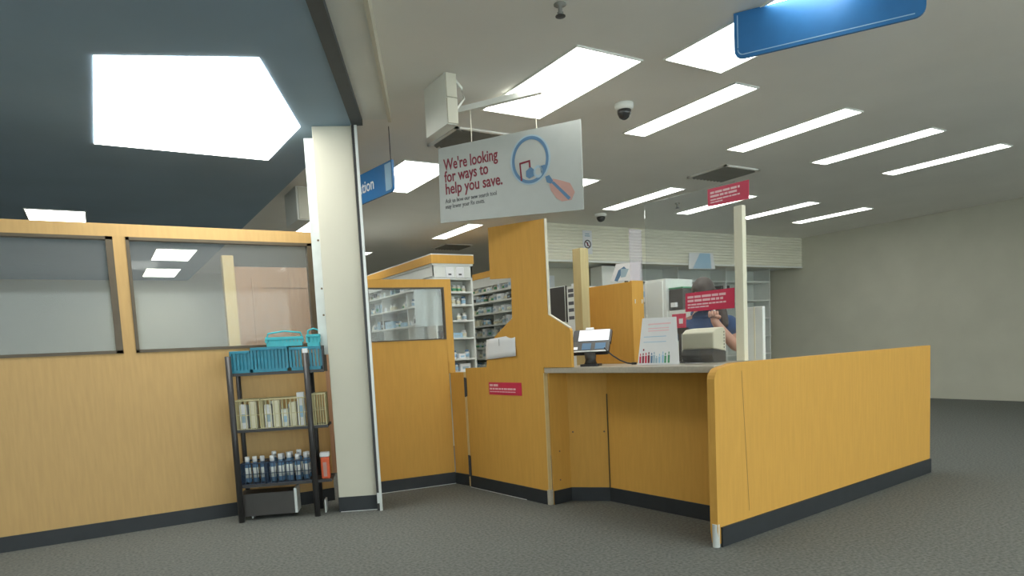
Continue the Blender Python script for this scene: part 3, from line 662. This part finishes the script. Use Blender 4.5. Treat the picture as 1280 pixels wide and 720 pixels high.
# ------------------------------------------------------------------ stock: bottles and boxes
def bottle_mesh(body, cap, r, h):
    a = MB().lathe([(r * .9, 0), (r, .006), (r, h * .70), (r * .62, h * .78), (r * .62, h * .80)], seg=10)
    me = a.mesh('bottle', body, True); me.materials.append(cap)
    bm = bmesh.new(); bm.from_mesh(me)
    bm.to_mesh(me); bm.free()
    c = MB().lathe([(r * .74, h * .80), (r * .74, h), (r * .6, h + .002)], seg=10).mesh('cap', cap, True)
    return me, c
def lab_mesh(material, r, h): return MB().lathe([(r * 1.02, h * .18), (r * 1.02, h * .58)], seg=10).mesh('label_band', material, True)
KINDS = []
for body, cap, r, h, lb in ((M_shelf, M_paper, .030, .085, M_cream), (M_paper, M_shelf, .036, .105, M_pblue), (M_cream, M_paper, .028, .075, M_green), (M_shelf, M_paper, .042, .13, M_ink), (M_amber, M_paper, .026, .08, M_paper), (M_paper, M_lblue, .030, .095, M_signpale), (M_lblue, M_paper, .023, .195, M_shelf)):
    KINDS.append((bottle_mesh(body, cap, r, h), lab_mesh(lb, r, h), r, h))
BOXES = [(MB().box(-.5, .5, -.5, .5, 0, 1).mesh('carton', mm), mm) for mm in (M_paper, M_shelf, M_cream, M_pblue, M_char, M_signpale, M_paper)]
def put_bottle(p, k, label, group, sc_=1.0):
    (bm_, cm_), lm_, r, h = KINDS[k]
    o = bpy.data.objects.new('stock_bottle', bm_); col.objects.link(o); o.location = p; o.scale = (sc_,) * 3; o.rotation_euler = (0, 0, random.uniform(0, 6)); tag(o, label, 'bottle', group)
    c = bpy.data.objects.new('cap', cm_); col.objects.link(c); c.parent = o
    l = bpy.data.objects.new('label_band', lm_); col.objects.link(l); l.parent = o
CART = {}
KWORD = ['small white ', 'white blue-banded ', 'cream green-banded ', 'big white dark-banded ', 'amber ', 'blue-capped ', 'tall white-capped ']
CWORD = ['plain white ', 'off-white ', 'cream ', 'grey-blue ', 'charcoal ', 'pale blue ', 'white ']
def put_box(p, d, k, rz, label, group):
    o = thing('stock_carton', label, 'carton', p, rz, group)
    key = (k, round(d[0], 2), round(d[1], 2), round(d[2], 2))
    if key not in CART: CART[key] = (MB().box(-d[0] / 2, d[0] / 2, -d[1] / 2, d[1] / 2, 0, d[2]).mesh('carton', BOXES[k][1]), MB().box(-d[0] * .3, d[0] * .3, -d[1] / 2 - .001, -d[1] / 2 - .0002, d[2] * .25, d[2] * .6).mesh('print_block', [M_pblue, M_signpale, M_cream, M_green, M_pblue][k % 5]))
    for nm, me_ in zip(('carton', 'print_block'), CART[key]):
        c = bpy.data.objects.new(nm, me_); col.objects.link(c); c.parent = o
def fill_row(P0, P1, gap, rz, label_b, label_c, group, dens=.85, maxh=.14, rr=random.Random(3)):
    P0 = Vector(P0); P1 = Vector(P1); L = (P1 - P0).length; d = (P1 - P0).normalized(); x = .05
    while x < L - .06:
        if rr.random() > dens: x += rr.uniform(.05, .14); continue
        if rr.random() < .72:
            k = rr.choice([0, 0, 1, 1, 2, 3, 5, 4 if rr.random() < .25 else 0]); s = rr.uniform(.85, 1.15)
            if KINDS[k][3] * s > maxh: k = 0; s = .9
            x += KINDS[k][2] * s; put_bottle(P0 + d * x, k, KWORD[k] + label_b, group, s); x += KINDS[k][2] * s + rr.uniform(.006, gap)
        else:
            w_ = rr.choice([.06, .09, .14]); h_ = min(maxh, rr.choice([.06, .09, .12])); kk = rr.choice([0, 1, 2, 3, 5, 6, 0, 1, 4]); put_box(P0 + d * (x + w_ / 2), (w_, .10, h_), kk, rz, CWORD[kk] + label_c, group); x += w_ + rr.uniform(.01, gap)

# gondola A: end bay faces the counter, long side faces the pillar
AX0, AX1, AY0, AY1, AZ = 3.53, 4.06, 7.53, 11.2, 2.35
t = thing('shelf_bay', 'white pharmacy shelf bay with wooden header seen above the low partition', 'shelf', (AX0, AY0, 0), 0)
wa, la = AX1 - AX0, AY1 - AY0
part('core', M_shelfback, t, (.24, wa - .02, .24, la, 0, 2.22)); part('header', M_maple, t, (-.02, wa + .02, -.02, la, 2.25, AZ)); part('header_underside', M_shelf, t, (-.01, wa + .01, -.01, la, 2.225, 2.25))
part('bounce_panel', M_shelf, t, (-.02, wa + .02, -.02, la, AZ, AZ + .012)); part('valance', M_shelf, t, (0, .012, .0, la, 2.10, 2.225), (0, wa, 0, .012, 2.085, 2.225))  # white top added to bounce lamp light up to the ceiling
part('upright', M_shelf, t, (0.0, .02, 0.0, .24, 0, 2.09)); part('upright', M_shelf, t, (wa - .02, wa, 0, .24, 0, 2.225))
for y in (.9, 1.8, 2.7, 3.6): part('upright', M_shelf, t, (.02, .24, y - .008, y + .008, 0, 2.2))
EZ = [.70, .945, 1.10, 1.357, 1.57, 1.76, 1.916, 2.08]; SZ = [.75, 1.05, 1.30, 1.55, 1.79, 2.0]
for z in EZ: part('shelf_board', M_shelf, t, (.02, wa - .02, 0, .24, z - .02, z))
for z in SZ: part('shelf_board', M_shelf, t, (.0, .24, .25, la, z - .02, z))
LB, LC = 'stock bottle standing on the end shelf bay above the low partition', 'carton standing on the end shelf bay above the low partition'
for i, z in enumerate(EZ[1:-1]):
    if i == 3: put_box((AX0 + .14, AY0 + .1, z), (.19, .12, .145), 0, 0, 'largest plain white carton on the end shelf bay', 'stock on the end shelf bay'); fill_row((AX0 + .28, AY0 + .09, z), (AX1 - .02, AY0 + .09, z), .02, 0, LB, LC, 'stock on the end shelf bay'); continue
    fill_row((AX0 + .03, AY0 + .09, z), (AX1 - .02, AY0 + .09, z), .014, 0, LB, LC, 'stock on the end shelf bay', .98, .12)
for x in (.22, .36):
    p = (AX0 + x, AY0 - .02, 2.10); t3 = thing('white_tub', 'big white tub on the header shelf of the end bay', 'tub', (AX0 + x, AY0 + .09, 2.0805 if False else 2.0805), 0, 'white tubs on top shelf')
    part('body', M_paper, t3, (-.055, .055, -.10, .05, 0, .13), bevel=.008); part('label_patch', M_ink, t3, (-.02, .02, -.1015, -.1005, .03, .05))
for z in SZ[3:]:
    fill_row((AX0 + .08, AY0 + .35, z), (AX0 + .08, AY0 + 3.0, z), .07, -math.pi / 2, 'stock bottle on the shelves seen through the partition window', 'carton on the shelves seen through the partition window', 'stock behind the window', .7, .15)
put_box((AX0 + .09, AY0 + 1.6, 1.55), (.30, .12, .10), 5, -math.pi / 2, 'pale blue carton on the shelves seen through the partition window', 'stock behind the window')

# gondola B: next run along, seen left of the gate screen's neck
BX, BY0, BY1 = 5.13, 8.0, 11.0
t = thing('shelf_bay', 'long white shelf run crowded with bottles behind the gate screen', 'shelf', (BX, BY0, 0), 0)
part('core', M_shelfback, t, (.25, .30, 0, BY1 - BY0, 0, 2.2)); part('header', M_maple, t, (0.0, .32, 0, BY1 - BY0, 2.27, 2.36)); part('valance', M_shelf, t, (.01, .03, 0, BY1 - BY0, 2.14, 2.27))
BZ = [.7, .90, 1.06, 1.217, 1.395, 1.56, 1.74, 1.91, 2.06]
for z in BZ: part('shelf_board', M_shelf, t, (0, .25, 0, BY1 - BY0, z - .022, z))
for y in (.01, 1.0, 1.95, 2.9): part('upright', M_shelf, t, (.06, .25, y - .01, y + .01, 0, 2.27))
for z in BZ[1:]:
    fill_row((BX + .06, 8.15, z), (BX + .06, 10.1, z), .02, -math.pi / 2, 'stock bottle on the long shelf run behind the gate', 'carton on the long shelf run behind the gate', 'stock on the long shelf run', .97, .12)
for x in (8.0, 8.3, 8.7, 9.3, 9.6, 10.4): put_box((x, YI - .3, 1.90), (.22, .2, .2 + .04 * (int(x * 10) % 3)), [0, 2, 4, 1, 3, 6][int(x * 10) % 6], 0, 'stock carton on the wall shelving under the slatted wall', 'cartons on wall shelving')

# ------------------------------------------------------------------ wire basket rack left of the pillar
RKA = math.radians(-22)
t = thing('basket_rack', 'dark metal display rack with three tiers by the white pillar', 'rack', (1.34, 5.165, 0), RKA)
RW, RD = .55, .27       # runs to -x
for x in (0, -RW):
    for y in (0, RD):
        MB().tube([(x, y, 0.0), (x, y, 1.24)], .022 if y == 0 else .018, 10).build('post', M_dark, t, smooth=True)
TIERS = (1.105, .685, .27)
for z in TIERS:
    part('tray', M_dark, t, (-RW, .125, .02, RD - .02, z - .008, z)); 
    part('tray_rim', M_dark, t, (-RW, .125, .008, .02, z - .014, z + .008), (-RW, .125, RD - .02, RD - .008, z - .014, z + .008))
MB().box(-RW - .02, -.17, .05, RD - .03, .03, .20).build('base_box', M_char, t); part('base_trim', M_alu, t, (-.169, -.15, .05, RD - .05, .03, .22))
for x in (.045, -.50): part('foot', M_alu, t, (x, x + .012, .1, .2, 0, .10))
RO = t
def rk(x, y, z):
    v = Matrix.Rotation(RKA, 4, 'Z') @ Vector((x, y, 0)); return (1.34 + v.x, 5.165 + v.y, z)
def plastic_basket(label, x, y, z, wd, dp, h, material, rz=0.0, tagged=False, handle=False):
    """slotted tub: rim, floor, and upright slats"""
    o = thing('plastic_basket', label, 'basket', rk(x, y, z), RKA + rz, 'teal baskets on the rack')
    a, c, i = wd / 2, dp / 2, .012
    part('floor_panel', material, o, (-a + i, a - i, -c + i, c - i, 0, .006))
    part('rim', material, o, (-a - .006, a + .006, -c - .006, -c + .006, h - .02, h), (-a - .006, a + .006, c - .006, c + .006, h - .02, h), (-a - .006, -a + .006, -c + .006, c - .006, h - .02, h), (a - .006, a + .006, -c + .006, c - .006, h - .02, h), bevel=.002)
    part('band', material, o, (-a, a, -c, -c + .005, 0, .03), (-a, a, c - .005, c, 0, .03), (-a, -a + .005, -c, c, 0, .03), (a - .005, a, -c, c, 0, .03))
    k = 0; n = int(wd / .024)
    mesh = MB().box(-.0085, .0085, -.002, .002, .03, h - .02).mesh('slat', material)
    for j in range(n + 1):
        for yy in (-c + .003, c - .003):
            s = bpy.data.objects.new('slat', mesh); col.objects.link(s); s.parent = o; s.location = (-a + j * wd / n, yy, 0)
    n = int(dp / .024)
    for j in range(1, n):
        for xx in (-a + .003, a - .003):
            s = bpy.data.objects.new('slat', mesh); col.objects.link(s); s.parent = o; s.location = (xx, -c + j * dp / n, 0); s.rotation_euler = (0, 0, math.pi / 2)
    if tagged: part('price_tag', M_paper, o, (-.02, .02, -c - .012, -c - .0065, h - .055, h - .012))
    if handle: MB().tube([(-a, 0, h - .01), (-a * .9, 0, h + .03), (0, 0, h + .045), (a * .9, 0, h + .03), (a, 0, h - .01)], .006, 8).build('handle', material, o, smooth=True)
plastic_basket('dark teal basket with a white tag in front on the rack top', -.005, .135, 1.106, .22, .20, .18, M_teal, 0, True)
plastic_basket('dark teal basket on the rack top against the basket with the tag', -.265, .135, 1.106, .25, .21, .19, M_teal)
plastic_basket('small dark teal basket at the outer end of the rack top', -.475, .135, 1.106, .13, .20, .17, M_teal)
plastic_basket('bright teal basket tipped over the two dark teal ones', -.16, .135, 1.2975, .26, .14, .07, M_teal2, .1, handle=True)
plastic_basket('small bright teal basket on the rack top next to the pillar', .055, .135, 1.2875, .09, .12, .09, M_teal2, 0, handle=True)
part('tray_lip', M_dark, RO, (.115, .125, .02, RD - .02, 1.105, 1.29))
def wire_basket(label, x, y, z, wd, dp, h, material, pitch=.03):
    o = thing('wire_basket', label, 'basket', rk(x, y, z), RKA, 'wire baskets on the rack'); a, c = wd / 2, dp / 2
    for zz, r_, nm in ((h, .005, 'top_wire'), (h * .5, .003, 'ring_wire'), (.004, .004, 'ring_wire')):
        b = MB()
        for p, q in (((-a, -c), (a, -c)), ((a, -c), (a, c)), ((a, c), (-a, c)), ((-a, c), (-a, -c))): b.tube([(p[0], p[1], zz), (q[0], q[1], zz)], r_, 6)
        b.build(nm, material, o)
    mesh = MB().tube([(0, 0, .002), (0, 0, h)], .0036, 5).mesh('wire', material); fm = MB().tube([(0, -c, .004), (0, c, .004)], .0022, 5).mesh('floor_wire', material)
    n = int(wd / pitch)
    for j in range(n + 1):
        for yy in (-c, c):
            s = bpy.data.objects.new('wire', mesh); col.objects.link(s); s.parent = o; s.location = (-a + j * wd / n, yy, 0)
        s = bpy.data.objects.new('floor_wire', fm); col.objects.link(s); s.parent = o; s.location = (-a + j * wd / n, 0, 0)
    n = int(dp / pitch)
    for j in range(1, n):
        for xx in (-a, a):
            s = bpy.data.objects.new('wire', mesh); col.objects.link(s); s.parent = o; s.location = (xx, -c + j * dp / n, 0)
wire_basket('cream wire basket with packets in the middle of the rack', -.185, .135, .687, .33, .20, .22, M_wireY)
wire_basket('narrow cream wire basket in the middle tier against the pillar side', .065, .135, .687, .09, .20, .24, M_wireY, .018)
wire_basket('short cream wire basket at the outer end of the middle tier', -.45, .135, .687, .17, .20, .22, M_wireY)
wire_basket('navy wire basket of dark capped bottles on the lowest tier', -.185, .135, .272, .33, .20, .16, M_wireN, .026)
wire_basket('short navy wire basket at the outer end of the lowest tier', -.45, .135, .272, .17, .20, .16, M_wireN, .026)
for i, (x, y, hh, k) in enumerate(((-.31, .09, .17, 0), (-.25, .09, .20, 2), (-.19, .09, .13, 1), (-.13, .09, .18, 2), (-.07, .09, .25, 6), (-.28, .18, .19, 1), (-.15, .18, .16, 5), (-.49, .10, .18, 0), (-.42, .10, .2, 2), (-.45, .18, .17, 5))):
    put_box(rk(x, y, .696), (.05, .07, hh), k, RKA, CWORD[k] + 'packet standing in a cream wire basket of the rack', 'packets in the rack')
for i in range(10):
    put_bottle(rk(-.315 + (i % 5) * .062, .085 + (i // 5) * .095, .281), 6, 'dark blue bottle with a white cap in the wider navy wire basket', 'bottles in the rack', 1.0 + .05 * (i % 3))
for i in range(3):
    put_bottle(rk(-.50 + i * .055, .11, .281), 6, 'dark blue bottle with a white cap in the short navy wire basket', 'bottles in the rack', 1.0)
t = thing('orange_packet', 'bright orange packet with white cap on the lowest rack tier', 'packet', rk(.075, .085, .2705), RKA)
part('pouch', M_orange, t, (-.032, .032, -.03, .03, 0, .17), bevel=.01); part('label_strip', M_skinink, t, (-.014, .012, -.0325, -.0305, .02, .13)); part('lid', M_paper, t, (-.036, .036, -.034, .034, .1705, .205), bevel=.006)

# ------------------------------------------------------------------ the pharmacist
def skin_mesh(name, V, Ed, material, sub=2, root=0, branch=1.0):
    me = bpy.data.meshes.new(name); me.from_pydata([v[0] for v in V], Ed, []); o = bpy.data.objects.new('tmp', me); col.objects.link(o)
    o.modifiers.new('skin', 'SKIN').branch_smoothing = branch
    for i, v in enumerate(V):
        r_ = v[1]; me.skin_vertices[0].data[i].radius = r_ if isinstance(r_, tuple) else (r_, r_)
        me.skin_vertices[0].data[i].use_root = (i == root)
    s = o.modifiers.new('sub', 'SUBSURF'); s.levels = sub; s.render_levels = sub
    dg = bpy.context.evaluated_depsgraph_get(); dg.update()
    out = bpy.data.meshes.new_from_object(o.evaluated_get(dg)); out.name = name; bpy.data.objects.remove(o)
    out.materials.clear(); out.materials.append(material)
    for p in out.polygons: p.use_smooth = True
    return out
def add(name, me, parent): o = bpy.data.objects.new(name, me); col.objects.link(o); o.parent = parent; return o
pc = pl(879, 400, .95)
per = cthing('person', 'person in a navy scrub top standing behind the cream printer, head bowed', 'person', pc[0], .95, 0, math.radians(40))
# local: +x right along the counter, -y towards the shop; faces -y
V = [((0, 0, .92), (.15, .11)), ((0, .01, 1.10), (.14, .105)), ((0, .02, 1.28), (.165, .11)), ((0, .01, 1.37), (.10, .08)), ((0, -.02, 1.43), .055), ((0, -.045, 1.49), .06)]
Ed = [(0, 1), (1, 2), (2, 3), (3, 4), (4, 5)]
def chain(start, pts):
    k = start
    for p in pts: V.append(p); Ed.append((k, len(V) - 1)); k = len(V) - 1
    return k
for s in (-1, 1): chain(0, [((s * .09, 0, .82), .085), ((s * .10, -.01, .48), .06), ((s * .10, .01, .12), .042), ((s * .10, .0, .05), .04), ((s * .11, -.13, .03), (.045, .03))])
# right forearm raised in front of the chest, left arm reaching down to the counter
wr = chain(2, [((.175, .02, 1.335), .06), ((.235, -.03, 1.19), .048), ((.225, -.10, 1.12), .043), ((.135, -.20, 1.22), .038), ((.07, -.235, 1.305), .030), ((.055, -.24, 1.345), (.038, .028))])
wl = chain(2, [((-.175, .02, 1.335), .06), ((-.240, .01, 1.18), .046), ((-.255, .0, 1.07), .040), ((-.265, -.03, .93), .034), ((-.268, -.05, .84), .025), ((-.270, -.06, .795), (.020, .036))])
body = add('body', skin_mesh('body', V, Ed, M_skin), per)
V = []; Ed = []
hb = Vector((.055, -.24, 1.345))
fing = []
for j in range(4):
    dx = (-.027 + j * .018); ln = (.026, .031, .029, .022)[j]
    V0 = len(V); P = [hb + Vector((dx, 0, 0)), hb + Vector((dx, -.004, .026)), hb + Vector((dx, -.028, .026 + ln * .5)), hb + Vector((dx, -.042, .012 + ln * .2)), hb + Vector((dx, -.030, -.002))]
    fing.append(skin_mesh('finger', [(p, r_) for p, r_ in zip(P, (.010, .0095, .009, .0085, .0075))], [(0, 1), (1, 2), (2, 3), (3, 4)], M_skin, 1))
P = [hb + Vector((.03, .0, -.012)), hb + Vector((.045, -.02, .0)), hb + Vector((.030, -.045, .004)), hb + Vector((.008, -.052, .006))]
fing.append(skin_mesh('thumb', [(p, r_) for p, r_ in zip(P, (.012, .011, .010, .008))], [(0, 1), (1, 2), (2, 3)], M_skin, 1))
hl = Vector((-.270, -.06, .795))
for j in range(4):
    dy = -.026 + j * .0175; ln = (.055, .066, .062, .048)[j]
    P = [hl + Vector((0, dy, 0)), hl + Vector((.002, dy - .004, -.035)), hl + Vector((.010, dy - .006, -.035 - ln * .5)), hl + Vector((.024, dy - .004, -.035 - ln * .85))]
    fing.append(skin_mesh('finger', [(p, r_) for p, r_ in zip(P, (.010, .0095, .009, .0075))], [(0, 1), (1, 2), (2, 3)], M_skin, 1))
P = [hl + Vector((.004, -.03, .015)), hl + Vector((.012, -.046, -.010)), hl + Vector((.020, -.050, -.038)), hl + Vector((.026, -.046, -.055))]
fing.append(skin_mesh('thumb', [(p, r_) for p, r_ in zip(P, (.012, .011, .010, .008))], [(0, 1), (1, 2), (2, 3)], M_skin, 1))
# head: ellipsoid with brow, nose, jaw; fused into the body mesh
def head_mesh():
    bm = bmesh.new(); bmesh.ops.create_uvsphere(bm, u_segments=28, v_segments=20, radius=1.0)
    for v in bm.verts:
        x, y, z = v.co; fx, fy, fz = x * .075, y * .095, z * .115
        if z < 0: fx *= 1 + .28 * z; fy *= 1 + .10 * z
        if y < -.5 and abs(x) < .28 and -.35 < z < .15: fy -= .020 * (1 - abs(x) / .28) * (1 if z < -.1 else .55)
        if y < -.4 and .05 < z < .25 and .18 < abs(x) < .6: fy += .008
        if y < -.6 and -.62 < z < -.5 and abs(x) < .4: fy -= .005
        v.co = (fx, fy, fz)
    me = bpy.data.meshes.new('head'); bm.to_mesh(me); bm.free(); me.materials.append(M_skin)
    for p in me.polygons: p.use_smooth = True
    return me
def fuse(o, parts_):
    bm = bmesh.new(); bm.from_mesh(o.data)
    for me_, mx in parts_:
        me2 = me_.copy(); me2.transform(mx); bm.from_mesh(me2)
    bm.to_mesh(o.data); bm.free()
    for p in o.data.polygons: p.use_smooth = True
HM = Matrix.Translation((0, -.070, 1.515)) @ Matrix.Rotation(math.radians(42), 4, 'X')
ear = MB().lathe([(.004, -.008), (.016, -.006), (.020, 0), (.014, .006), (.002, .004)], seg=12).mesh('ear', M_skin, True)
fuse(body, [(head_mesh(), HM)] + [(f, Matrix.Identity(4)) for f in fing] + [(ear, HM @ Matrix.Translation((s * .074, .01, 0)) @ Matrix.Rotation(math.pi / 2, 4, 'Y') @ Matrix.Diagonal((1.5, 1, 1, 1))) for s in (-1, 1)])
for s in (-1, 1):
    e_ = MB().lathe([(.001, -.009), (.008, -.005), (.0095, 0), (.008, .005), (.001, .009)], seg=10).build('eye', M_paper, body, smooth=True); e_.matrix_local = HM @ Matrix.Translation((s * .030, -.083, .006))
    p_ = MB().lathe([(.0005, -.004), (.004, 0), (.0005, .004)], seg=8).build('pupil', M_black, body, smooth=True); p_.matrix_local = HM @ Matrix.Translation((s * .030, -.0915, .005))
    q_ = MB().box(-.014, .014, -.003, .002, 0, .005).build('eyebrow', M_hair, body); q_.matrix_local = HM @ Matrix.Translation((s * .031, -.090, .027))
q_ = MB().box(-.020, .020, -.003, .002, -.003, .003).build('mouth', M_redink, body); q_.matrix_local = HM @ Matrix.Translation((0, -.083, -.062))
# hair: cap over the skull and long fall to one side
bm = bmesh.new(); bmesh.ops.create_uvsphere(bm, u_segments=28, v_segments=18, radius=1.0)
for v in bm.verts:
    x, y, z = v.co; v.co = (x * .087, y * .106 + .010, z * .122 + .012)
bmesh.ops.delete(bm, geom=[v for v in bm.verts if (v.co.y < -.045 and v.co.z < .055) or (v.co.z < -.075)], context='VERTS')
me = bpy.data.meshes.new('hair'); bm.to_mesh(me); bm.free(); me.materials.append(M_hair)
for p in me.polygons: p.use_smooth = True
hr = add('hair', me, per); hr.matrix_local = HM; sdf = hr.modifiers.new('thick', 'SOLIDIFY'); sdf.thickness = .014
V = [((.05, .02, 1.56), (.045, .05)), ((.085, .0, 1.50), (.04, .055)), ((.12, -.06, 1.42), (.035, .045)), ((.14, -.125, 1.34), (.03, .03)), ((.145, -.15, 1.27), (.022, .022))]
add('hair_fall', skin_mesh('hair_fall', V, [(0, 1), (1, 2), (2, 3), (3, 4)], M_hair), per)
# scrub top and trousers
V = [((0, 0, .84), (.185, .14)), ((0, .01, 1.08), (.165, .125)), ((0, .02, 1.27), (.185, .125)), ((0, .012, 1.36), (.12, .09)), ((0, -.005, 1.395), (.075, .07))]
Ed = [(0, 1), (1, 2), (2, 3), (3, 4)]
chain(2, [((.18, .02, 1.335), .078), ((.240, -.03, 1.20), .066)]); chain(2, [((-.18, .02, 1.335), .078), ((-.245, .01, 1.185), .066)])
add('scrub_top', skin_mesh('scrub_top', V, Ed, M_scrub), per)
V = [((0, 0, .95), (.165, .125)), ((0, 0, .86), (.16, .125))]; Ed = [(0, 1)]
for s in (-1, 1): chain(1, [((s * .095, 0, .72), .10), ((s * .10, -.005, .46), .078), ((s * .10, .01, .09), .07)])
add('trousers', skin_mesh('trousers', V, Ed, M_scrub), per)
for s in (-1, 1):
    MB().prism([(x, y, 0) for x, y in rounded(s * .105 - .048, s * .105 + .048, -.20, .06, .04)], (0, 0, 0), (0, 0, .085)).build('shoe', M_black, per, bevel=.015)
